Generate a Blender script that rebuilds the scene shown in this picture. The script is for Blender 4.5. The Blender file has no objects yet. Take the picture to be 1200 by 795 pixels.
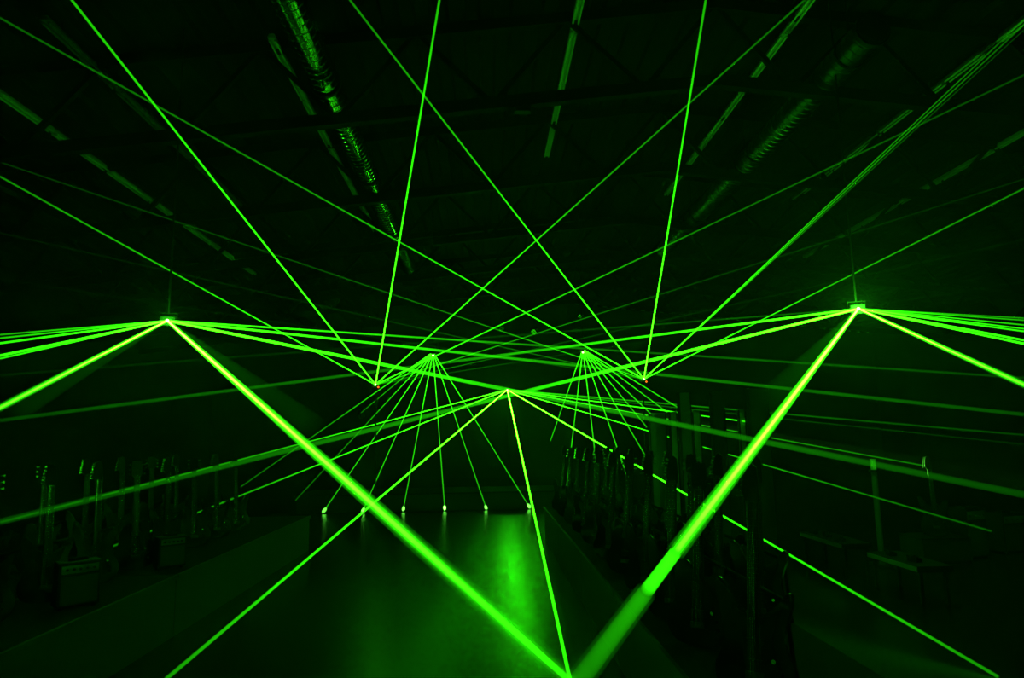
import bpy, bmesh, math, random
from mathutils import Vector, Matrix

random.seed(7)
scene = bpy.context.scene
C = scene.collection

# ------------------------------------------------------------------ camera
FPX, W, H = 800.0, 1200.0, 795.0
CAM = Vector((0, 0, 1.6))
ROLL = math.radians(1.0)
YAW = math.atan(32.0 / FPX)
PITCH = math.atan(115.0 / FPX)
cam_data = bpy.data.cameras.new('camera')
cam_data.sensor_width = 36.0
cam_data.lens = 36.0 * FPX / W
cam_data.clip_start = 0.05
cam_data.clip_end = 200
cam = bpy.data.objects.new('camera', cam_data)
C.objects.link(cam)
ROT = (Matrix.Rotation(-YAW, 3, 'Z') @ Matrix.Rotation(math.pi / 2 + PITCH, 3, 'X') @ Matrix.Rotation(-ROLL, 3, 'Z'))
cam.matrix_world = Matrix.Translation(CAM) @ ROT.to_4x4()
scene.camera = cam

# ------------------------------------------------------------------ world, exposure
world = bpy.data.worlds.new('night_hall')
scene.world = world
world.use_nodes = True
nt = world.node_tree
nt.nodes.clear()
wo = nt.nodes.new('ShaderNodeOutputWorld')
wb = nt.nodes.new('ShaderNodeBackground')
wb.inputs['Color'].default_value = (0, 0, 0, 1)
wb.inputs['Strength'].default_value = 0
nt.links.new(wb.outputs[0], wo.inputs['Surface'])
HAZE = 0.0038
ws = nt.nodes.new('ShaderNodeVolumeScatter')          # thin theatrical haze filling the hall
ws.inputs['Color'].default_value = (1, 1, 1, 1)
ws.inputs['Density'].default_value = HAZE
ws.inputs['Anisotropy'].default_value = 0.2
nt.links.new(ws.outputs[0], wo.inputs['Volume'])
scene.view_settings.view_transform = 'Standard'
scene.view_settings.look = 'None'
scene.view_settings.gamma = 1
scene.view_settings.exposure = 0
scene.view_settings.use_curve_mapping = False
scene.cycles.sample_clamp_indirect = 1.5
scene.cycles.max_bounces = 5
scene.cycles.use_denoising = True

GREEN = (0.035, 1.0, 0.012)          # colour of the laser light

# ------------------------------------------------------------------ helpers
def ray(px, py):
    v = Vector(((px - W / 2) / FPX, -(py - H / 2) / FPX, -1.0))
    return ROT @ v

def at(px, py, depth):
    """Pixel -> point on the vertical plane y = depth."""
    d = ray(px, py)
    return CAM + d * (depth / d.y)

def at_z(px, py, z):
    d = ray(px, py)
    return CAM + d * ((z - CAM.z) / d.z)

XL, XR, YB, YF = -11.0, 16.4, -4.0, 28.0        # hall bounds
RIDGE_X, RIDGE_Z, SLOPE = 3.0, 7.17, 0.11
def roof_z(x):
    return RIDGE_Z - SLOPE * abs(x - RIDGE_X)

def tag(o, label=None, cat=None, group=None, kind=None):
    if label: o['label'] = label
    if cat: o['category'] = cat
    if group: o['group'] = group
    if kind: o['kind'] = kind
    return o

def empty(name, loc=(0, 0, 0), rotz=0.0):
    o = bpy.data.objects.new(name, None)
    o.empty_display_size = 0.1
    C.objects.link(o)
    o.location = loc
    o.rotation_euler = (0, 0, rotz)
    return o

def obj(name, bm, mat, parent=None, loc=None, rot=None, smooth=False):
    if isinstance(bm, bmesh.types.BMesh):
        bmesh.ops.recalc_face_normals(bm, faces=bm.faces)
        me = bpy.data.meshes.new(name)
        bm.to_mesh(me)
        bm.free()
        if smooth:
            me.shade_smooth()
            try:
                me.set_sharp_from_angle(angle=math.radians(35))
            except Exception:
                pass
        me.materials.append(mat)
    else:
        me = bm
    o = bpy.data.objects.new(name, me)
    C.objects.link(o)
    if parent is not None: o.parent = parent
    if loc is not None: o.location = loc
    if rot is not None: o.rotation_euler = rot
    return o

def copy_tree(o, parent=None):
    c = o.copy()
    C.objects.link(c)
    c.parent = parent
    for ch in o.children:
        copy_tree(ch, c)
    return c

def bx(bm, x0, x1, y0, y1, z0, z1, bevel=0.0):
    r = bmesh.ops.create_cube(bm, size=1.0)
    vs = r['verts']
    for v in vs:
        v.co = Vector(((x0 + x1) / 2 + v.co.x * (x1 - x0), (y0 + y1) / 2 + v.co.y * (y1 - y0), (z0 + z1) / 2 + v.co.z * (z1 - z0)))
    if bevel > 0:
        es = list({e for v in vs for e in v.link_edges})
        bmesh.ops.bevel(bm, geom=es, offset=bevel, segments=2, affect='EDGES', profile=0.6)
    return bm

def box(*a, **k):
    return bx(bmesh.new(), *a, **k)

def tube(bm, p0, p1, r0, r1=None, seg=10):
    p0, p1 = Vector(p0), Vector(p1)
    r1 = r0 if r1 is None else r1
    d = p1 - p0
    m = Matrix.Translation((p0 + p1) / 2) @ d.to_track_quat('Z', 'Y').to_matrix().to_4x4()
    bmesh.ops.create_cone(bm, cap_ends=True, segments=seg, radius1=r0, radius2=r1, depth=d.length, matrix=m)
    return bm

def bar(bm, p0, p1, w, h):
    """Rectangular bar from p0 to p1."""
    p0, p1 = Vector(p0), Vector(p1)
    d = p1 - p0
    m = Matrix.Translation((p0 + p1) / 2) @ d.to_track_quat('Z', 'Y').to_matrix().to_4x4() @ Matrix.Diagonal((w, h, d.length, 1))
    bmesh.ops.create_cube(bm, size=1.0, matrix=m)
    return bm

def catmull(pts, n=3, closed=True):
    out = []
    N = len(pts)
    for i in range(N if closed else N - 1):
        p = [Vector(pts[(i + k - 1) % N] if closed else pts[min(max(i + k - 1, 0), N - 1)]) for k in range(4)]
        for j in range(n):
            t = j / n
            out.append(0.5 * (2 * p[1] + (p[2] - p[0]) * t + (2 * p[0] - 5 * p[1] + 4 * p[2] - p[3]) * t * t + (3 * p[1] - p[0] - 3 * p[2] + p[3]) * t ** 3))
    return out

def slab(pts, y0, y1, bevel=0.0):
    """Outline in x,z extruded from y0 to y1."""
    bm = bmesh.new()
    a = [bm.verts.new((p[0], y0, p[1])) for p in pts]
    b = [bm.verts.new((p[0], y1, p[1])) for p in pts]
    n = len(pts)
    fa = bm.faces.new(a)
    fb = bm.faces.new(list(reversed(b)))
    for i in range(n):
        bm.faces.new((a[(i + 1) % n], a[i], b[i], b[(i + 1) % n]))
    if bevel:
        es = list({e for f in (fa, fb) for e in f.edges})
        bmesh.ops.bevel(bm, geom=es, offset=bevel, segments=2, affect='EDGES', profile=0.5)
    return bm

# ------------------------------------------------------------------ materials
def material(name, col, rough=0.5, metal=0.0, noise=0.0, nscale=20.0, bump=0.0, bscale=60.0, coat=0.0, spec=0.5):
    m = bpy.data.materials.new(name)
    m.use_nodes = True
    t = m.node_tree
    b = t.nodes['Principled BSDF']
    b.inputs['Base Color'].default_value = (*col, 1)
    b.inputs['Roughness'].default_value = rough
    b.inputs['Metallic'].default_value = metal
    b.inputs['Specular IOR Level'].default_value = spec
    if coat: b.inputs['Coat Weight'].default_value = coat
    tc = t.nodes.new('ShaderNodeTexCoord')
    if noise:
        n = t.nodes.new('ShaderNodeTexNoise')
        n.inputs['Scale'].default_value = nscale
        n.inputs['Detail'].default_value = 5
        t.links.new(tc.outputs['Object'], n.inputs['Vector'])
        r = t.nodes.new('ShaderNodeMapRange')
        r.inputs['To Min'].default_value = 1 - noise
        r.inputs['To Max'].default_value = 1 + noise
        t.links.new(n.outputs['Fac'], r.inputs['Value'])
        mx = t.nodes.new('ShaderNodeMix')
        mx.data_type = 'RGBA'
        mx.blend_type = 'MULTIPLY'
        mx.inputs[0].default_value = 1.0
        mx.inputs[6].default_value = (*col, 1)
        t.links.new(r.outputs[0], mx.inputs[7])
        t.links.new(mx.outputs[2], b.inputs['Base Color'])
    if bump:
        n2 = t.nodes.new('ShaderNodeTexNoise')
        n2.inputs['Scale'].default_value = bscale
        n2.inputs['Detail'].default_value = 3
        t.links.new(tc.outputs['Object'], n2.inputs['Vector'])
        bp = t.nodes.new('ShaderNodeBump')
        bp.inputs['Strength'].default_value = bump
        bp.inputs['Distance'].default_value = 0.01
        t.links.new(n2.outputs['Fac'], bp.inputs['Height'])
        t.links.new(bp.outputs[0], b.inputs['Normal'])
    return m

def glow_material(name, col, strength):
    m = bpy.data.materials.new(name)
    m.use_nodes = True
    t = m.node_tree
    t.nodes.clear()
    o = t.nodes.new('ShaderNodeOutputMaterial')
    e = t.nodes.new('ShaderNodeEmission')
    e.inputs['Color'].default_value = (*col, 1)
    e.inputs['Strength'].default_value = strength
    t.links.new(e.outputs[0], o.inputs['Surface'])
    return m

BEAM_COL = (0.024, 1.0, 0.0022)
def beam_material(stops, length):
    """Glow of the lit haze inside a beam: volume emission per metre at stops (distance, strength) along the beam."""
    m = bpy.data.materials.new('lit_haze_beam')
    m.use_nodes = True
    t = m.node_tree
    t.nodes.clear()
    o = t.nodes.new('ShaderNodeOutputMaterial')
    e = t.nodes.new('ShaderNodeEmission')
    e.inputs['Color'].default_value = (*BEAM_COL, 1)
    tc = t.nodes.new('ShaderNodeTexCoord')
    sp = t.nodes.new('ShaderNodeSeparateXYZ')
    t.links.new(tc.outputs['Object'], sp.inputs[0])
    mr = t.nodes.new('ShaderNodeMapRange')
    mr.inputs['From Max'].default_value = length
    t.links.new(sp.outputs['Z'], mr.inputs['Value'])
    cr = t.nodes.new('ShaderNodeValToRGB')
    top = max(v for _, v in stops)
    el = cr.color_ramp.elements
    # stops cut to the beam's own length (log interpolation at the ends)
    def val(x):
        if x <= stops[0][0]: return stops[0][1]
        for (xa, va), (xb, vb) in zip(stops, stops[1:]):
            if x <= xb: return va * (vb / va) ** ((x - xa) / max(1e-6, xb - xa))
        return stops[-1][1]
    xs = sorted({0.0, length} | {x for x, _ in stops if 0 < x < length})
    top = max(val(x) for x in xs)
    el.remove(el[1])
    el[0].position = 0.0
    el[0].color = (val(0) / top,) * 3 + (1,)
    for x in xs[1:]:
        e_ = el.new(x / length)
        e_.color = (val(x) / top,) * 3 + (1,)
    t.links.new(mr.outputs[0], cr.inputs[0])
    mu = t.nodes.new('ShaderNodeMath'); mu.operation = 'MULTIPLY'
    mu.inputs[1].default_value = top
    t.links.new(cr.outputs[0], mu.inputs[0])
    t.links.new(mu.outputs[0], e.inputs['Strength'])
    t.links.new(e.outputs[0], o.inputs['Volume'])
    return m

M = {}
M['floor'] = material('polished_vinyl_floor', (0.008, 0.009, 0.008), 0.25, noise=0.25, nscale=3, bump=0.06, bscale=160, spec=.17)
M['wall'] = material('dark_painted_wall', (0.012, 0.013, 0.012), 0.8, noise=0.2, nscale=2, spec=.2)
M['deck'] = material('steel_roof_deck', (0.0035, 0.004, 0.0035), 0.85, noise=0.25, nscale=1.5, spec=.15)
M['steel'] = material('black_truss_steel', (0.004, 0.004, 0.004), 0.7, spec=0.1)
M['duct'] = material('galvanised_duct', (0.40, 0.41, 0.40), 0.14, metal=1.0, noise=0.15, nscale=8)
M['duct_dull'] = material('dimmed_duct', (0.10, 0.105, 0.10), 0.35, metal=1.0, noise=0.2, nscale=6)  # dimmer light on the right duct put into a darker metal
M['strip'] = material('white_strip_housing', (0.5, 0.51, 0.5), 0.30, noise=0.1, nscale=5)
M['tube'] = material('frosted_tube', (0.8, 0.81, 0.8), 0.15)
M['black'] = material('black_plastic', (0.006, 0.006, 0.006), 0.55, spec=0.2)
M['metal'] = material('chrome', (0.7, 0.7, 0.7), 0.18, metal=1.0)
M['platform'] = material('grey_platform_board', (0.018, 0.019, 0.018), 0.5, noise=0.2, nscale=4)
M['platform_top'] = material('dark_platform_carpet', (0.012, 0.013, 0.012), 0.95, noise=0.3, nscale=40, bump=0.3, bscale=300, spec=0.1)
M['counter'] = material('black_counter_board', (0.010, 0.011, 0.010), 0.7, noise=0.2, nscale=6)
M['pale'] = material('pale_display_board', (0.85, 0.86, 0.85), 0.6, noise=0.35, nscale=9)
M['dim'] = material('grey_display_board', (0.10, 0.11, 0.10), 0.5, noise=0.3, nscale=7)
M['trim'] = material('aluminium_trim', (0.6, 0.62, 0.6), 0.3, metal=1.0, noise=0.1, nscale=10)
M['lens'] = glow_material('laser_lens', (0.16, 1.0, 0.06), 30)
M['red'] = glow_material('red_standby_lamp', (1.0, 0.12, 0.01), 2.0)
M['rubber'] = material('black_rubber', (0.005, 0.005, 0.005), 0.9, spec=0.1)
M['wood'] = material('dark_rosewood', (0.012, 0.009, 0.007), 0.5, noise=0.3, nscale=30, spec=0.1)
M['maple'] = material('dark_maple', (0.02, 0.018, 0.012), 0.45, noise=0.2, nscale=25, spec=0.1)
M['fret'] = material('dull_fret_wire', (.05, .05, .05), .6, metal=.5)
M['grille'] = material('amp_grille_cloth', (0.03, 0.03, 0.03), 0.9, noise=0.4, nscale=120)
BODY = [material('black_gloss_lacquer', (0.004, 0.004, 0.004), 0.2, spec=0.18),
        material('dark_green_gloss_lacquer', (0.006, 0.016, 0.008), 0.2, spec=0.18),
        material('dark_brown_gloss_lacquer', (0.016, 0.010, 0.005), 0.22, spec=0.18)]

# ------------------------------------------------------------------ the hall
tag(obj('floor', box(XL - .2, XR + .2, YB - .2, YF + .2, -0.1, 0), M['floor']), kind='structure')
tag(obj('wall_left', box(XL - .2, XL, YB, YF, 0, roof_z(XL) - .02), M['wall']), kind='structure')
tag(obj('wall_right', box(XR, XR + .2, YB, YF, 0, roof_z(XR) - .02), M['wall']), kind='structure')
def gable(y0, y1):
    return slab([(XL - .2, 0), (XR + .2, 0), (XR + .2, roof_z(XR + .2) - .02), (RIDGE_X, RIDGE_Z - .02), (XL - .2, roof_z(XL - .2) - .02)], y0, y1)
tag(obj('wall_back', gable(YF, YF + .2), M['wall']), kind='structure')
tag(obj('wall_front', gable(YB - .2, YB), M['wall']), kind='structure')

def roof_deck():
    bm = bmesh.new()
    xs = []
    x = XL - .2
    while x < XR + .2:
        for dx, dz in ((0, 0), (.16, 0), (.20, .06), (.36, .06), (.40, 0)):
            xs.append((x + dx, dz))
        x += .40
    prev = None
    for x, dz in xs:
        z = roof_z(x) + dz
        a, b = bm.verts.new((x, YB - .2, z)), bm.verts.new((x, YF + .2, z))
        if prev: bm.faces.new((prev[0], a, b, prev[1]))
        prev = (a, b)
    bmesh.ops.remove_doubles(bm, verts=bm.verts, dist=1e-4)
    bmesh.ops.solidify(bm, geom=bm.faces, thickness=-0.012)
    return bm
tag(obj('ceiling', roof_deck(), M['deck']), kind='structure')

ordinal = ['nearest', 'second', 'third', 'fourth', 'fifth', 'sixth', 'seventh', 'eighth', 'ninth', 'tenth', 'eleventh', 'twelfth', 'thirteenth', 'fourteenth']

# roof trusses: sloping parallel chords with a zigzag of diagonals
def make_truss(depth, label):
    t = empty('roof_truss', (RIDGE_X, depth, 0))
    zt, zb = RIDGE_Z - .10, RIDGE_Z - 1.15
    def pt(x, base):
        return Vector((x, 0, base - SLOPE * abs(x)))
    for s in (-1, 1):
        xe = (XL + .02 - RIDGE_X) if s < 0 else (XR - .02 - RIDGE_X)
        obj('top_chord', bar(bmesh.new(), pt(0, zt), pt(xe, zt), .12, .14), M['steel'], t)
        obj('bottom_chord', bar(bmesh.new(), pt(0, zb), pt(xe, zb), .12, .15), M['steel'], t)
        x, up, step = .0, True, .955
        while abs(x + s * step) < abs(xe):
            x2 = x + s * step
            a = pt(x, zt if up else zb); b = pt(x2, zb if up else zt)
            obj('diagonal', bar(bmesh.new(), a, b, .06, .06), M['steel'], t)
            x, up = x2, not up
    tag(t, label, 'truss', 'roof trusses')
    return t
tr = ['nearest', 'second', 'third', 'fourth', 'fifth', 'sixth']
for k, d in enumerate((8.0, 10.8, 13.6, 16.4, 19.2, 22.0)):
    make_truss(d, 'black steel zigzag roof truss crossing the hall, %s from the camera' % tr[k])

# fluorescent strip lights (switched off) running along the roof
def strip_x(px, py, drop=.16):
    z = 6.5
    for _ in range(12):
        p = at_z(px, py, z)
        z = roof_z(p.x) - drop
    return p.x, z
def strip_light(px, py, y0, y1, label, mh='strip', mt='tube'):
    x, z = strip_x(px, py)
    t = empty('strip_light', (x, y0, z))
    L = y1 - y0
    n = max(1, round(L / 1.5))
    seg = L / n
    m_h = m_t = None
    for k in range(n):
        if m_h is None:
            h = obj('housing', slab([(-.05, 0.0), (.05, 0.0), (.03, .05), (-.03, .05)], 0, seg - .03), M[mh], t, smooth=False)
            m_h = h.data
            bm = bmesh.new()
            tube(bm, (-.035, .03, -.022), (-.035, seg - .06, -.022), .014, seg=8)
            f = obj('fluorescent_tube', bm, M[mt], t, smooth=True); m_t = f.data
            f2 = obj('fluorescent_tube', m_t, None, t, loc=(.07, 0, 0))
        else:
            obj('housing', m_h, None, t, loc=(0, k * seg, 0))
            obj('fluorescent_tube', m_t, None, t, loc=(0, k * seg, 0))
            obj('fluorescent_tube', m_t, None, t, loc=(.07, k * seg, 0))
        for yy in (.3, seg - .3):
            obj('hanger', tube(bmesh.new(), (0, k * seg + yy, .05), (0, k * seg + yy, .19), .008, seg=6), M['steel'], t)
    tag(t, label, 'strip light', 'strip lights along the roof')
strip_light(300, 10, 7.7, 15.5, 'unlit twin tube strip light running beside the bright spiral duct')
strip_light(680, 0, 6.8, 12.2, 'unlit twin tube strip light above the hall centre between the ducts')
strip_light(862, 118, 6.8, 14.5, 'unlit strip light just left of the dim spiral duct')
strip_light(1047, 143, 7.4, 14.0, 'unlit strip light right of the dim spiral duct', 'dim')
strip_light(1167, 174, 8.0, 18.0, 'unlit strip light nearest the right wall')
strip_light(77, 165, 8.0, 18.0, 'unlit strip light nearest the left wall')
strip_light(183, 147, 7.0, 13.0, 'faint strip light between the left wall and the bright duct', 'dim', 'dim')

# spiral ducts
def duct(x, z, r, y0, y1, label, mat='duct'):
    t = empty('spiral_duct', (x, y0, z))
    bm = bmesh.new()
    L = y1 - y0
    pitch = .13
    prof = []
    y = 0.0
    while y < L:
        prof += [(y, r), (y + pitch * .82, r), (y + pitch * .88, r + .009), (y + pitch * .95, r + .009)]
        y += pitch
    N = 28
    rings = []
    for yy, rr in prof:
        rings.append([bm.verts.new((rr * math.cos(2 * math.pi * k / N), yy, rr * math.sin(2 * math.pi * k / N))) for k in range(N)])
    for a, b in zip(rings, rings[1:]):
        for k in range(N):
            bm.faces.new((a[k], a[(k + 1) % N], b[(k + 1) % N], b[k]))
    bm.faces.new(rings[0]); bm.faces.new(list(reversed(rings[-1])))
    obj('duct_run', bm, M[mat], t, smooth=True)
    for yy in (.0, 3.3, 6.3, 9.3):
        if yy > L: continue
        b2 = bmesh.new()
        tube(b2, (0, yy, 0), (0, yy + .06, 0), r + .022, seg=28)
        obj('coupling', b2, M['black'], t, smooth=True)
        b3 = bmesh.new()
        top = roof_z(x) - z
        tube(b3, (0, yy + .5, r), (0, yy + .5, top), .008, seg=6)
        obj('hanger_rod', b3, M['steel'], t)
        b4 = bmesh.new()
        tube(b4, (0, yy + .48, 0), (0, yy + .52, 0), r + .012, seg=28)
        obj('hanger_band', b4, M['steel'], t, smooth=True)
    tag(t, label, 'duct', 'spiral ducts under the roof')
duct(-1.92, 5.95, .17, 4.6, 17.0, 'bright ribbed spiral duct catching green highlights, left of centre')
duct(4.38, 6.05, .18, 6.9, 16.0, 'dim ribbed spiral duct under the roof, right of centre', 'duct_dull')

# ------------------------------------------------------------------ platforms (low plinths either side of the aisle)
PZ = .50
def platform(x0, x1, cuts, labels, face):
    for (y0, y1), lab in zip(zip(cuts, cuts[1:]), labels):
        t = empty('display_platform', ((x0 + x1) / 2, y0, 0))
        hw = (x1 - x0) / 2
        obj('body', box(-hw + .01, hw - .01, .006, y1 - y0 - .006, 0, PZ - .03), M['platform'], t)
        obj('carpet_top', box(-hw + .012, hw - .012, .006, y1 - y0 - .006, PZ - .03, PZ - .002), M['platform_top'], t)
        e = -hw if face < 0 else hw
        obj('edge_trim', box(e - .012, e + .012, .006, y1 - y0 - .006, PZ - .035, PZ, bevel=.003), M['platform'], t)
        tag(t, lab, 'platform', 'display platforms along the aisle')
platform(-4.45, -2.62, [1.6, 6.1, 10.5], ['near section of the low grey platform left of the aisle', 'far section of the low grey platform left of the aisle'], 1)
platform(.9, 1.79, [2.0, 5.03, 6.9, 9.0, 11.1], ['low platform section under the nearest guitars right of the aisle', 'second low platform section right of the aisle', 'third low platform section right of the aisle', 'far end section of the low platform right of the aisle'], -1)

# low black stage closing the far end of the aisle
t = empty('low_stage', (-1.6, 15.6, 0))
obj('front_panel', box(-2.6, 3.3, 0, .03, .02, .37), M['counter'], t)
obj('frame', box(-2.6, 3.3, .03, 1.6, 0, .37), M['counter'], t)
obj('deck', box(-2.65, 3.35, -.02, 1.65, .37, .40, bevel=.006), M['rubber'], t)
tag(t, 'low black stage closing the far end of the glossy aisle', 'stage')

# ------------------------------------------------------------------ display fins in the far right
def fin(px0, px1, pytop, depth, mat, rot, label, name='display_board'):
    a, b = at(px0, pytop, depth), at(px1, pytop, depth)
    w = (b.x - a.x) / max(.3, math.cos(rot))
    t = empty(name, ((a.x + b.x) / 2, depth, 0), rot)
    h = a.z
    obj('board', box(-w / 2, w / 2, -.02, .02, .02, h), M[mat], t)
    obj('edge_post', box(-w / 2 - .02, -w / 2, -.025, .025, 0, h + .01), M['black'], t)
    obj('edge_post', box(w / 2, w / 2 + .02, -.025, .025, 0, h + .01), M['black'], t)
    obj('top_rail', box(-w / 2, w / 2, -.025, .025, h, h + .015), M['trim'], t)
    tag(t, label, 'display board', 'display boards at the far right')
fin(794, 808, 461, 10.50, 'dim', .5, 'tall grey display board, first from the hall centre')
fin(831, 847, 460, 10.15, 'counter', .5, 'tall dark display board between two pale boards')
fin(874, 900, 457, 9.80, 'counter', .5, 'tall dark display board crossed by the thick bright beam')
fin(761, 779, 486, 10.99, 'dim', .1, 'low grey display board nearest the hall centre')
fin(785, 791.5, 484, 10.85, 'pale', .1, 'narrow pale display board left of the tall grey board')
fin(811.5, 819, 483, 10.78, 'pale', .1, 'narrow pale display board right of the tall grey board')
fin(833.5, 836.5, 480, 10.64, 'dim', 0, 'thin grey slat board, leftmost of three slats')
fin(839.5, 842, 480, 10.64, 'dim', 0, 'thin grey slat board, middle of three slats')
fin(845.5, 848, 480, 10.64, 'dim', 0, 'thin grey slat board, rightmost of three slats')
fin(865.5, 871.5, 481, 10.50, 'pale', .1, 'narrow pale display board struck by a laser spot')
fin(876, 881, 481, 10.36, 'dim', 0, 'grey display board just right of the laser spot')
fin(886, 893, 481, 10.36, 'dim', 0, 'grey display board behind the thick bright beam')

# ------------------------------------------------------------------ guitars
body_pts = [(0, 0), (.10, .008), (.155, .06), (.163, .13), (.128, .205), (.118, .26), (.134, .33), (.158, .395), (.152, .432), (.128, .43), (.095, .385),
            (.062, .348), (.03, .338), (-.03, .338), (-.064, .355), (-.098, .41), (-.132, .466), (-.158, .474), (-.168, .43), (-.148, .345), (-.128, .265), (-.134, .20), (-.166, .13), (-.155, .055), (-.10, .008)]
single_pts = [(0, 0), (.10, .008), (.158, .06), (.167, .13), (.132, .21), (.112, .265), (.122, .33), (.145, .385), (.128, .408), (.09, .37), (.055, .345), (.025, .338),
              (-.025, .34), (-.04, .40), (-.085, .43), (-.125, .40), (-.138, .345), (-.122, .275), (-.134, .205), (-.168, .13), (-.158, .06), (-.10, .008)]
head_in = [(-.022, 0), (.022, 0), (.030, .03), (.026, .10), (.020, .165), (.0, .182), (-.022, .172), (-.040, .12), (-.045, .05)]
head_sym = [(-.022, 0), (.022, 0), (.040, .03), (.043, .10), (.036, .16), (.012, .152), (0, .165), (-.012, .152), (-.036, .16), (-.043, .10), (-.040, .03)]

def make_guitar(style, body_mat, neck_mat, scale=1.0):
    t = empty('electric_guitar')
    outline = catmull([Vector((x, z)) for x, z in (body_pts if style == 0 else single_pts)], 3)
    b = obj('body', slab(outline, -.022, .022, .006), body_mat, t, smooth=True)
    if style == 0:
        pg = catmull([Vector(p) for p in [(.02, .06), (.10, .07), (.115, .12), (.08, .19), (.075, .27), (.11, .37), (.06, .335), (.0, .325), (-.06, .345), (-.09, .37), (-.09, .30), (-.05, .26), (-.045, .15), (-.02, .10)]], 2)
        obj('pickguard', slab(pg, -.0255, -.0215), M['black'], t)
    else:
        obj('pickguard', slab([(.035, .14), (.07, .15), (.075, .25), (.05, .31), (.035, .31)], -.030, -.026), M['black'], t)
    for z in ((.155, .235, .31) if style == 0 else (.16, .30)):
        obj('pickup', box(-.036, .036, -.032, -.022, z - .012 * (1 + style), z + .008 * (1 + style), bevel=.003), M['black'], t)
    obj('bridge', box(-.038, .038, -.036, -.021, .085, .115, bevel=.003), M['fret'], t)
    for (x, z) in ((.078, .165), (.098, .125), (.105, .085)):
        bm = bmesh.new(); tube(bm, (x, -.021, z), (x, -.042, z), .011, .009, 10)
        obj('knob', bm, M['metal' if z > .15 else 'black'], t, smooth=True)
    L = .47
    n = obj('neck', slab([(-.028, .315), (.028, .315), (.022, .33 + L), (-.022, .33 + L)], -.034, -.008, .005), neck_mat, t)
    fb = bmesh.new()
    for k in range(14):
        z = .80 - L * (1 - 2 ** (-k / 12.0)) * 1.35
        if z < .33: break
        bx(fb, -.024, .024, -.0355, -.034, z - .0012, z + .0012)
    tag(obj('frets', fb, M['fret'], n), kind='stuff')
    hd = obj('headstock', slab([(x, z + .79) for x, z in (head_in if style == 0 else head_sym)], -.026, -.010, .003), neck_mat, t)
    for k in range(6):
        if style == 0:
            z = .825 + k * .024; p0 = (-.036 + .001 * k, -.018, z); p1 = (-.066 + .004 * k, -.018, z + .004)
        else:
            s = -1 if k < 3 else 1
            z = .83 + (k % 3) * .042; p0 = (s * .038, -.018, z); p1 = (s * .064, -.018, z)
        bm = bmesh.new(); tube(bm, p0, p1, .0035, .0035, 6)
        bx(bm, min(p1[0], p0[0]) - .002 if p1[0] < p0[0] else p1[0] - .008, min(p1[0], p0[0]) + .008 if p1[0] < p0[0] else p1[0] + .002, -.025, -.011, p1[2] - .007, p1[2] + .007)
        obj('tuning_peg', bm, M['metal'], hd)
    sb = bmesh.new()
    for k in range(6):
        f = (k - 2.5)
        tube(sb, (f * .0105, -.036, .10), (f * .0068, -.0375, .815), .0006, .0006, 4)
    obj('strings', sb, M['metal'], t)
    return t

protos = [make_guitar(0, BODY[0], M['wood']), make_guitar(1, BODY[2], M['wood']), make_guitar(0, BODY[1], M['maple']), make_guitar(1, BODY[0], M['maple'])]
kind_words = ['dark double-horned electric guitar', 'dark single-horned electric guitar', 'dark double-horned electric guitar', 'dark single-horned electric guitar']
proto_used = [False] * 4

def place_guitar(k, x, y, z, face, lean, label, group, scale=1.0):
    """face: direction the front looks at (radians, 0 = towards -Y, positive = towards +X)."""
    if proto_used[k]:
        g = copy_tree(protos[k])
    else:
        g = protos[k]; proto_used[k] = True
    R = Matrix.Rotation(face, 4, 'Z') @ Matrix.Rotation(-lean, 4, 'X')
    low = .022 * math.sin(lean)
    g.matrix_world = Matrix.Translation((x, y, z + low + .001)) @ R @ Matrix.Scale(scale, 4)
    g.scale = (scale,) * 3
    tag(g, label, 'guitar', group)
    return g

def rack(x, y0, y1, z, label, sx):
    """Tubular rack behind a row: base rail, padded back rail at neck height, slanted uprights."""
    t = empty('guitar_rack', (x, y0, z))
    L = y1 - y0
    a, b = sx * .210, sx * .235
    obj('back_rail', tube(bmesh.new(), (a, 0, .36), (a, L, .36), .012), M['rubber'], t, smooth=True)
    obj('base_rail', tube(bmesh.new(), (b, 0, .013), (b, L, .013), .012), M['black'], t, smooth=True)
    n = max(2, int(L / 1.6) + 1)
    for k in range(n):
        yy = L * k / (n - 1)
        obj('upright', tube(bmesh.new(), (b, yy, .013), (a, yy, .36), .010), M['black'], t, smooth=True)
    tag(t, label, 'guitar rack', 'guitar racks on the platforms')

LEAN = .19
X1, X2 = 1.10, 1.53
front_r = [2.95, 3.72, 4.25, 4.9, 5.6, 6.3, 7.1, 7.9, 8.7, 9.5, 10.3]
back_r = [3.97, 4.65, 5.3, 5.95, 6.7, 7.5, 8.3, 9.1, 9.9]
seq = [0, 1, 2, 0, 3, 0, 1, 0, 2, 3, 0, 1, 0, 2]
def name_of(k, i, where):
    if i == 0: return '%s nearest the camera in %s' % (kind_words[k], where)
    return '%s %s from the camera in %s' % (kind_words[k], ordinal[i], where)
for i, y in enumerate(front_r):
    place_guitar(seq[i], X1, y, PZ, -.62, LEAN, name_of(seq[i], i, 'right platform\'s aisle-side row'), 'guitars on the right platform')
for i, y in enumerate(back_r):
    k = seq[(i + 2) % 14]
    place_guitar(k, X2, y, PZ, -.62, LEAN, name_of(k, i, 'right platform\'s rear row'), 'guitars on the right platform')
left_f = [3.9 + .62 * k for k in range(9)]
left_b = [4.3 + .66 * k for k in range(8)]
for i, y in enumerate(left_f):
    k = seq[(i + 5) % 14]
    place_guitar(k, -3.12, y, PZ, .62, LEAN, name_of(k, i, 'left platform\'s aisle-side row'), 'guitars on the left platform')
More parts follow.
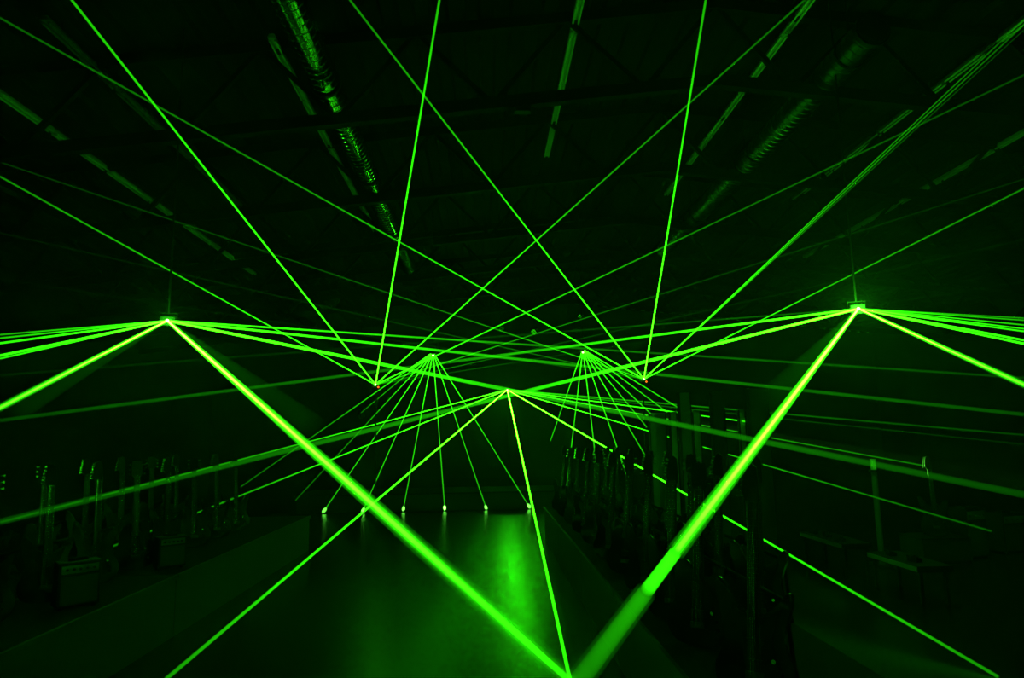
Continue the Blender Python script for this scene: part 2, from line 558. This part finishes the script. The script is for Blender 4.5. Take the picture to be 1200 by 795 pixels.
for i, y in enumerate(left_b):
    k = seq[(i + 3) % 14]
    place_guitar(k, -3.88, y, PZ, .62, LEAN, name_of(k, i, 'left platform\'s rear row'), 'guitars on the left platform')

rack(X1, 3.1, 10.35, PZ, 'long tubular rack behind the right platform\'s aisle-side guitars', 1)
rack(X2, 4.1, 9.95, PZ, 'long tubular rack behind the right platform\'s rear guitars', 1)
rack(-3.12, 4.0, 8.9, PZ, 'long tubular rack behind the left platform\'s aisle-side guitars', -1)
rack(-3.88, 4.4, 9.0, PZ, 'long tubular rack behind the left platform\'s rear guitars', -1)

# ------------------------------------------------------------------ right-hand display area
def low_table(loc, rot, w, L, z, label):
    t = empty('low_table', loc, rot)
    obj('tabletop', box(0, w, 0, L, z - .06, z, bevel=.004), M['black'], t)
    obj('edge_strip', box(-.006, 0, .01, L - .01, z - .05, z - .008), M['trim'], t)
    for x in (.05, w - .05):
        for y in (.05, L - .05):
            obj('leg', box(x - .015, x + .015, y - .015, y + .015, 0, z - .06), M['black'], t)
    tag(t, label, 'low table', 'low display tables on the right')
low_table((3.97, 7.75, 0), 0, .34, 1.05, .35, 'far low black display table with a shiny side edge')
low_table((3.97, 6.40, 0), 0, .34, .85, .35, 'middle low black display table with a shiny side edge')
low_table((2.88, 3.35, 0), -.25, .6, .65, .35, 'low black display table at the bottom right corner')

def pedal(x, y, z, rot, label):
    t = empty('effect_pedal', (x, y, z), rot)
    obj('case', slab([(-.035, 0), (.035, 0), (.035, .035), (-.035, .055)], -.06, .06, .003), M['black'], t)
    obj('footswitch', tube(bmesh.new(), (.015, -.03, .04), (.015, -.03, .052), .008), M['metal'], t)
    for k in (-1, 1):
        obj('knob', tube(bmesh.new(), (-.015, k * .025, .048), (-.015, k * .025, .064), .008), M['black'], t)
    tag(t, label, 'pedal', 'effect pedals on the low tables')
pedal(4.05, 7.95, .35, .1, 'black effect pedal nearest the camera on the far low table')
pedal(4.08, 8.3, .35, -.1, 'black effect pedal at the middle of the far low table')
pedal(4.05, 8.6, .35, 0, 'black effect pedal at the back of the far low table')
pedal(4.10, 6.65, .35, .2, 'black effect pedal nearest the camera on the middle low table')
pedal(4.08, 7.0, .35, -.2, 'black effect pedal at the back of the middle low table')

def amp(x, y, z, rot, w, h, d, label):
    t = empty('guitar_amplifier', (x, y, z), rot)
    obj('cabinet', box(-w / 2, w / 2, 0, d, .015, h, bevel=.012), M['black'], t)
    obj('grille', box(-w / 2 + .02, w / 2 - .02, -.006, .004, .035, h * .70), M['grille'], t)
    obj('control_panel', box(-w / 2 + .02, w / 2 - .02, -.006, .004, h * .76, h * .93), M['dim'], t)
    for k in range(5):
        xx = -w / 2 + .05 + k * (w - .1) / 4
        obj('knob', tube(bmesh.new(), (xx, -.006, h * .845), (xx, -.02, h * .845), .008), M['black'], t)
    obj('handle', box(-.06, .06, d / 2 - .012, d / 2 + .012, h, h + .02, bevel=.006), M['rubber'], t)
    for sx in (-1, 1):
        for yy in (.03, d - .03):
            obj('foot', tube(bmesh.new(), (sx * (w / 2 - .03), yy, 0), (sx * (w / 2 - .03), yy, .02), .012), M['rubber'], t)
    tag(t, label, 'amplifier', 'guitar amplifiers')
amp(6.15, 8.6, 0, .3, .34, .62, .24, 'small black amplifier on the floor right of the lone guitar')
amp(6.9, 8.9, 0, .2, .45, .50, .26, 'wide black amplifier near the right edge of the picture')
amp(-2.78, 4.95, PZ, .75, .26, .31, .14, 'small combo amplifier on the left platform, nearer of two')
amp(-2.78, 6.35, PZ, .75, .24, .28, .14, 'small combo amplifier on the left platform, farther of two')

t = empty('display_post', (4.72, 8.3, 0))
obj('post', tube(bmesh.new(), (0, 0, .02), (0, 0, 1.10), .033, seg=16), M['dim'], t, smooth=True)
obj('collar', tube(bmesh.new(), (0, 0, 1.10), (0, 0, 1.13), .055, seg=16), M['black'], t, smooth=True)
obj('cap', tube(bmesh.new(), (0, 0, 1.13), (0, 0, 1.26), .034, seg=16), M['pale'], t, smooth=True)
obj('base_plate', tube(bmesh.new(), (0, 0, 0), (0, 0, .02), .18, seg=24), M['black'], t, smooth=True)
tag(t, 'slim upright post with a pale cap left of the lone guitar', 'post')

t = empty('plinth', (5.56, 8.55, 0))
obj('body', box(-.3, .3, -.22, .25, .03, .28), M['counter'], t)
obj('top', box(-.31, .31, -.23, .26, .28, .30, bevel=.004), M['black'], t)
obj('kick', box(-.28, .28, -.19, .23, 0, .03), M['black'], t)
tag(t, 'small black plinth under the lone guitar on the right', 'plinth')
place_guitar(2, 5.56, 8.5, .30, -.35, .10, 'lone electric guitar at right with a laser spot on its headstock', 'guitars standing on the right')
t = empty('guitar_stand', (5.56, 8.5, .30), -.35)
obj('back_leg', tube(bmesh.new(), (0, .16, .006), (0, .085, .36), .009), M['black'], t)
obj('crossbar', tube(bmesh.new(), (-.09, .075, .36), (.09, .075, .36), .010), M['rubber'], t)
for sx in (-1, 1):
    obj('foot', tube(bmesh.new(), (0, .16, .009), (sx * .12, .10, .009), .009), M['black'], t)
tag(t, 'black stand behind the lone guitar on the right', 'guitar stand')

# small spotlights hung under the roof
def hung_spot(px, py, D, rot, label):
    p = at(px, py, D)
    t = empty('stage_spotlight', (p.x, p.y, p.z), rot)
    obj('can', tube(bmesh.new(), (0, .10, .07), (0, -.08, -.05), .05, .07, seg=16), M['black'], t, smooth=True)
    obj('front_rim', tube(bmesh.new(), (0, -.08, -.05), (0, -.10, -.063), .074, seg=16), M['metal'], t, smooth=True)
    obj('yoke', bar(bmesh.new(), (.08, 0, 0), (.08, 0, .16), .02, .006), M['black'], t)
    obj('yoke', bar(bmesh.new(), (-.08, 0, 0), (-.08, 0, .16), .02, .006), M['black'], t)
    obj('crossbar', bar(bmesh.new(), (-.083, 0, .16), (.083, 0, .16), .02, .006), M['black'], t)
    obj('drop_rod', tube(bmesh.new(), (0, 0, .16), (0, 0, roof_z(p.x) - p.z + .02), .008, seg=8), M['black'], t)
    tag(t, label, 'spotlight', 'spotlights hung under the roof')
hung_spot(586, 384, 18, .4, 'dark hanging spotlight above the central projector, left of a pair')
hung_spot(627, 387, 18, -.4, 'dark hanging spotlight above the central projector, right of a pair')
hung_spot(681, 369, 20, -.3, 'dark hanging spotlight above the right downward fan of beams')
hung_spot(422, 484.5, 15.5, .5, 'hanging spotlight touched by a thin beam left of centre')

# twin-head emergency lamp under the nearest truss
p = at(612, 121, 8.0)
t = empty('emergency_lamp', (p.x, 8.0, RIDGE_Z - 1.15 - SLOPE * abs(p.x - RIDGE_X) - .075))
obj('case', box(-.10, .10, -.05, .05, -.07, .004, bevel=.006), M['black'], t)
for sx in (-1, 1):
    obj('lamp_head', tube(bmesh.new(), (sx * .13, .03, -.04), (sx * .13, -.04, -.06), .03, .04, seg=12), M['metal'], t, smooth=True)
    obj('arm', tube(bmesh.new(), (sx * .09, 0, -.04), (sx * .13, 0, -.045), .008), M['black'], t)
tag(t, 'twin headed lamp fixed under the nearest roof truss', 'lamp')

# ------------------------------------------------------------------ laser projectors
def box_exit(p0, d, eps=.03):
    """Distance along d from p0 to the inside of the hall shell."""
    best = 1e9
    for ax, lo, hi in ((0, XL + eps, XR - eps), (1, YB + eps, YF - eps)):
        if abs(d[ax]) > 1e-6:
            for b in (lo, hi):
                s = (b - p0[ax]) / d[ax]
                if s > 1e-3: best = min(best, s)
    if d.z < 0: best = min(best, (eps * .3 - p0.z) / d.z)
    lo, hi = 0, best
    for _ in range(40):                      # the sloping roof
        mid = (lo + hi) / 2
        p = p0 + d * mid
        if p.z > roof_z(p.x) - eps: hi = mid
        else: lo = mid
    return min(best, lo)

def add_beam(root, p0, p1, s0, s1, r=.012, start=.05, extend=True, t0=0.0, t1=None, mid=None, soft=False, r_end=None, name='laser_beam', seg=12):
    """Round beam from the lens p0 through p1. s0, mid, s1: brightness at the lens, half way (as seen) and at p1; beyond p1 it stays at s1.
    soft: a narrow core inside two wider, weaker shells of glowing haze."""
    d = (p1 - p0)
    n = d.normalized()
    L = box_exit(p0, n) if extend else d.length
    if t1 is not None: L = min(L, t1)
    a = max(start, t0)
    D0, D1 = p0.y, p1.y
    if mid is None: mid = s1 * (s0 / s1) ** .30
    base = []
    for k in range(9):
        u = k / 8
        v = s0 * (mid / s0) ** (2 * u) if u < .5 else mid * (s1 / mid) ** (2 * u - 1)
        dist = ((D0 - 1 / ((1 - u) / D0 + u / D1)) / (D0 - D1) if abs(D0 - D1) > .05 else u) * d.length
        base.append((dist - a, v))
    while len(base) > 2 and base[1][0] < 0: base.pop(0)
    while len(base) > 2 and base[-2][0] > L - a: base.pop()
    q = n.to_track_quat('Z', 'Y').to_matrix().to_4x4()
    out = None
    shells = ((.38, .76, name), (.66, .15, 'beam_sheath'), (.95, .05, 'beam_sheath'), (1.35, .022, 'beam_halo')) if soft else ((1.0, 1.0, name),)
    for k, (f, g, nm) in enumerate(shells):
        rr = r * f
        e = .003 * (len(shells) - 1 - k)          # nested ends kept apart
        re = rr if r_end is None else r_end
        bm = bmesh.new()
        bmesh.ops.create_cone(bm, cap_ends=True, segments=seg, radius1=rr, radius2=re, depth=L - a - 2 * e, matrix=Matrix.Translation((0, 0, (L - a) / 2)))
        mt = beam_material([(x, g * v / (2 * (rr + (re - rr) * min(1, max(0, x / (L - a)))))) for x, v in base], L - a)
        if out is None:
            out = obj(nm, bm, mt, root)
            out.matrix_local = root.matrix_basis.inverted() @ (Matrix.Translation(p0 + n * a) @ q)
        else:
            obj(nm, bm, mt, out)
    return out

def projector(pos, aim, label, mount, indicator=False, power=20.0, size=.16, soft=.03):
    """A black projector housing whose lens sits at pos; aim = horizontal heading of its face."""
    down = mount == 'hang_down'
    if down: mount = 'hang'
    if mount == 'hang':
        base = Vector((pos.x, pos.y, pos.z - .06))
    else:
        base = Vector((pos.x, pos.y, 0))
    t = empty('laser_projector', base)
    R = Matrix.Rotation(aim, 4, 'Z')
    def put(o, dz=0):
        o.matrix_local = Matrix.Translation((0, 0, pos.z - base.z + dz)) @ R
        if down and not o.name.startswith('drop_pole'):      # lens pointing at the floor
            o.matrix_local = o.matrix_local @ Matrix.Rotation(math.pi / 2, 4, 'X')
        return o
    s = size
    # local -Y is the front face; the lens sits at the origin
    put(obj('housing', box(-s / 2, s / 2, .025, .025 + s * 1.25, -.055, .055, bevel=.008), M['black'], t))
    bm = bmesh.new()
    for k in range(6):
        bx(bm, -s / 2 - .004, s / 2 + .004, .10 + k * .018, .108 + k * .018, -.045, .045)
    put(obj('cooling_fins', bm, M['black'], t))
    put(obj('lens_ring', tube(bmesh.new(), (0, .03, 0), (0, .008, 0), .024, seg=16), M['black'], t))
    bm = bmesh.new()
    bmesh.ops.create_uvsphere(bm, u_segments=12, v_segments=8, radius=.017)
    put(obj('lens', bm, M['lens'], t, smooth=True))
    # yoke
    bm = bmesh.new()
    sg = 1 if mount == 'hang' else -1
    for e in (-1, 1):
        bx(bm, e * (s / 2 + .012) - .003, e * (s / 2 + .012) + .003, .10, .13, min(0, sg * .10), max(0, sg * .10))
    bx(bm, -s / 2 - .015, s / 2 + .015, .10, .13, sg * .10 - .003, sg * .10 + .003)
    put(obj('yoke', bm, M['black'], t))
    if mount == 'hang':
        top = roof_z(pos.x) - pos.z + .02
        put(obj('drop_pole', tube(bmesh.new(), (0, 0 if down else .115, .20 if down else .10), (0, 0 if down else .115, top), .012), M['black'], t))
    else:
        put(obj('stand_pole', tube(bmesh.new(), (0, .115, -.10), (0, .115, -pos.z + .12), .016), M['black'], t))
        for k in range(3):
            an = k * 2 * math.pi / 3 + .4
            put(obj('stand_leg', tube(bmesh.new(), (0, .115, -pos.z + .55), (.42 * math.cos(an), .115 + .42 * math.sin(an), -pos.z + .014), .012), M['black'], t))
    if indicator:
        bm = bmesh.new()
        bmesh.ops.create_uvsphere(bm, u_segments=8, v_segments=6, radius=.02)
        for v in bm.verts: v.co += Vector((.055, .022, -.05))
        put(obj('standby_lamp', bm, M['red'], t))
    ld = bpy.data.lights.new('scattered_laser_glow', 'POINT')
    ld.energy = power
    ld.color = GREEN
    ld.shadow_soft_size = soft
    lo = bpy.data.objects.new('scattered_laser_glow', ld)
    C.objects.link(lo)
    lo.parent = t
    lo.matrix_local = Matrix.Translation((0, 0, pos.z - base.z)) @ R @ Matrix.Translation((0, 0, -.07) if down else (0, -.07, 0))
    tag(t, label, 'laser projector', 'laser projectors')
    return t

def spot(root, p0, p1, energy, deg=1.0, blend=.6):
    """The laser's own light where a beam lands."""
    n = (p1 - p0).normalized()
    ld = bpy.data.lights.new('laser_spot', 'SPOT')
    ld.energy = energy
    ld.color = (.12, 1, .05)
    ld.spot_size = math.radians(deg)
    ld.spot_blend = blend
    ld.shadow_soft_size = .004
    o = bpy.data.objects.new('laser_spot', ld)
    C.objects.link(o)
    o.parent = root
    o.matrix_local = root.matrix_basis.inverted() @ (Matrix.Translation(p0 + n * .1) @ (-n).to_track_quat('Z', 'Y').to_matrix().to_4x4())

DLR, DU, DC, DF = 7.5, 14.0, 24.0, 13.0
LP, RP = at(196, 376, DLR), at(1006, 362, DLR)
U1, U2 = at(440, 451, DU), at(754.5, 444.5, DU)
CP = at(594.5, 457, DC)
AP, BP = at(507.5, 413, DF), at(683, 409.5, DF)

# -- left projector
t = projector(LP, .35, 'laser projector hung at left, throwing the thickest beam to the bottom centre', 'hang', power=12)
add_beam(t, LP, at(664, 795, 1.05), 34, .8, .0138, mid=7, soft=True)
add_beam(t, LP, at(368, 500, 2.4), .012, .004, .012, r_end=.045, extend=False, name='stray_glow')  # emissive cone painting the faint reflected light beside the thick beam
add_beam(t, LP, at(20, 484, 2.9), .014, .004, .012, r_end=.04, extend=False, name='stray_glow')  # emissive cone painting faint reflected light under the left-going beam
add_beam(t, LP, at(0, 478, 2.9), 26, 3.5, .0125, mid=9, soft=True)
for (y, D, a, b, r) in ((417.0, 4.0, 4.0, .8, .008), (420.5, 3.9, 2.6, .4, .006), (402.5, 4.6, 3.6, .7, .008), (396.5, 4.9, 2.0, .35, .007), (392.5, 5.1, 1.6, .28, .007)):
    add_beam(t, LP, at(0, y, D), a, b, r)
for (y, D, a, b, r) in ((580, 2.2, 6.0, .055, .0125), (486, 3.6, 4.5, .06, .0115), (443, 4.6, 3.0, .04, .0095)):
    add_beam(t, LP, at(1200, y, D), a, b, r)

# -- right projector
t = projector(RP, -.35, 'laser projector hung at right, throwing thick beams down and to the right', 'hang', power=90)
pe = at(681, 795, 1.0)
n = (pe - RP).normalized()
def cut(px, py):
    """Distance along the right thick beam where it passes a pixel."""
    d = ray(px, py)
    w = CAM - RP
    a, b, c_, dd, e = d.dot(d), d.dot(n), n.dot(n), d.dot(w), n.dot(w)
    return (a * e - b * dd) / (a * c_ - b * b)
s1, s2 = cut(794, 648), cut(759, 692)
add_beam(t, RP, pe, 34, 1.0, .0140, mid=10, t1=s1, soft=True)
add_beam(t, RP, at(905, 468, 2.4), .012, .004, .012, r_end=.055, extend=False, name='stray_glow')  # emissive cone for reflected light left of the thick beam
add_beam(t, RP, pe, 3.0, .55, .0125, mid=1.4, t0=s1 + .004, t1=s2)
add_beam(t, RP, pe, .6, .10, .0135, mid=.36, t0=s2 + .004)
add_beam(t, RP, pe, .2, .04, .019, mid=.1, t0=s2 + .010, name='beam_halo')
add_beam(t, RP, at(1200, 451, 2.9), 28, 3.5, .0125, mid=9, soft=True)
for (y, D, a, b, r) in ((403, 4.0, 4.0, .9, .008), (399, 4.0, 4.0, .8, .007), (388.5, 4.6, 3.4, .6, .007), (385.5, 4.6, 3.0, .5, .006), (381, 4.9, 2.0, .4, .006), (375.5, 5.1, 1.5, .3, .006), (373, 5.2, 1.2, .22, .006)):
    add_beam(t, RP, at(1200, y, D), a, b, r)
for (y, D, a, b, r) in ((612, 2.5, 16.0, .05, .0125), (493, 3.8, 7.0, .045, .0115), (440, 4.8, .12, .01, .009)):
    add_beam(t, RP, at(0, y, D), a, b, r)

# -- left upward projector on a stand
t = projector(U1, 0, 'laser projector on a tripod stand left of centre, beams fanning up to the roof', 'stand', indicator=True, power=.7)
for (x, y, D, a, b, r) in ((84, 0, 5.3, 4.5, .50, .012), (515, 0, 5.6, 10.0, .42, .012), (943, 0, 6.2, 3.4, .12, .011), (0, 207, 6.5, 3.0, .22, .010), (1200, 88, 6.2, 2.6, .05, .011), (1200, 210, 8.5, 1.0, .018, .010), (1200, 281, 10.0, .35, .008, .010), (1200, 330, 11.0, .18, .004, .010)):
    add_beam(t, U1, at(x, y, D), a, b, r)
# -- right upward projector on a stand
t = projector(U2, 0, 'laser projector on a tripod stand right of centre, beams fanning up to the roof', 'stand', indicator=True, power=.7)
for (x, y, D, a, b, r) in ((410, 0, 5.8, 4.5, .22, .011), (827, 0, 5.6, 11.0, .36, .012), (1200, 23, 5.2, 4.0, .10, .007), (1200, 29, 5.2, 3.6, .10, .007), (1200, 35, 5.2, 1.6, .04, .005), (1200, 221, 6.5, 3.0, .17, .010), (0, 21, 6.0, 3.4, .10, .011), (0, 190, 8.5, 1.0, .03, .010), (0, 273, 10.0, .4, .009, .010), (0, 327, 11.0, .18, .004, .010)):
    add_beam(t, U2, at(x, y, D), a, b, r)

# -- centre projector
t = projector(CP, 0, 'laser projector in the middle beyond the low stage, spraying beams along the aisle', 'stand', power=26, soft=.08)
for (x, y, D, a, b, r) in ((667.5, 795, 4.2, 22.0, .55, .0125), (196, 795, 3.6, 14.0, .20, .011), (1172, 795, 4.55, 20.0, .22, .012), (0, 612.5, 7.0, 5.0, .06, .012), (0, 693, 6.0, 6.0, .06, .011), (1200, 510, 13.5, 1.0, .04, .022), (1200, 521, 13.2, .8, .02, .012)):
    add_beam(t, CP, at(x, y, D), a, b, r)
for (x, y, D, a, b, r, e) in ((1162, 623, 6.4, 6.0, .06, .010, 0), (1088, 547, 8.60, 2.0, .12, .010, 150000), (873, 494.2, 10.42, 1.2, .8, .010, 0), (788, 482.5, 10.95, 1.2, .3, .010, 0)):
    q = at(x, y, D)
    add_beam(t, CP, q, a, b, r, extend=False)
    if e: spot(t, CP, q, e)

# -- two downward fans
t = projector(AP, 0, 'laser projector hung left of centre, fanning thin beams down to the stage front', 'hang_down', power=1.0)
for (x, y, D, e) in ((282, 571, 11.0, 0), (346, 587, 12.5, 0), (422.5, 484.5, 15.4, 300), (381, 597, 15.58, 150000), (426, 597, 15.58, 150000), (473, 595.3, 15.58, 150000), (521, 594.3, 15.58, 400000), (569, 593.8, 15.58, 150000), (619, 592.2, 15.58, 150000)):
    q = at(x, y, D)
    add_beam(t, AP, q, 3.0, .40 if y > 590 else .12, .010, extend=False)
    if e: spot(t, AP, q, e)
t = projector(BP, 0, 'laser projector hung right of centre, fanning thin beams down over the guitars', 'hang_down', power=4)
for (x, y, D, e) in ((645, 517, 12.0, 0), (664, 572, 11.5, 0), (704, 589, 11.5, 150000), (741, 576, 11.0, 0), (756, 534, 11.0, 0), (758, 501, 11.5, 0), (763.5, 486, 11.1, 0), (782, 483.5, 11.1, 0), (794, 477.5, 10.65, 0)):
    q = at(x, y, D)
    add_beam(t, BP, q, 2.6, .45, .010, extend=False)
    if e: spot(t, BP, q, e)
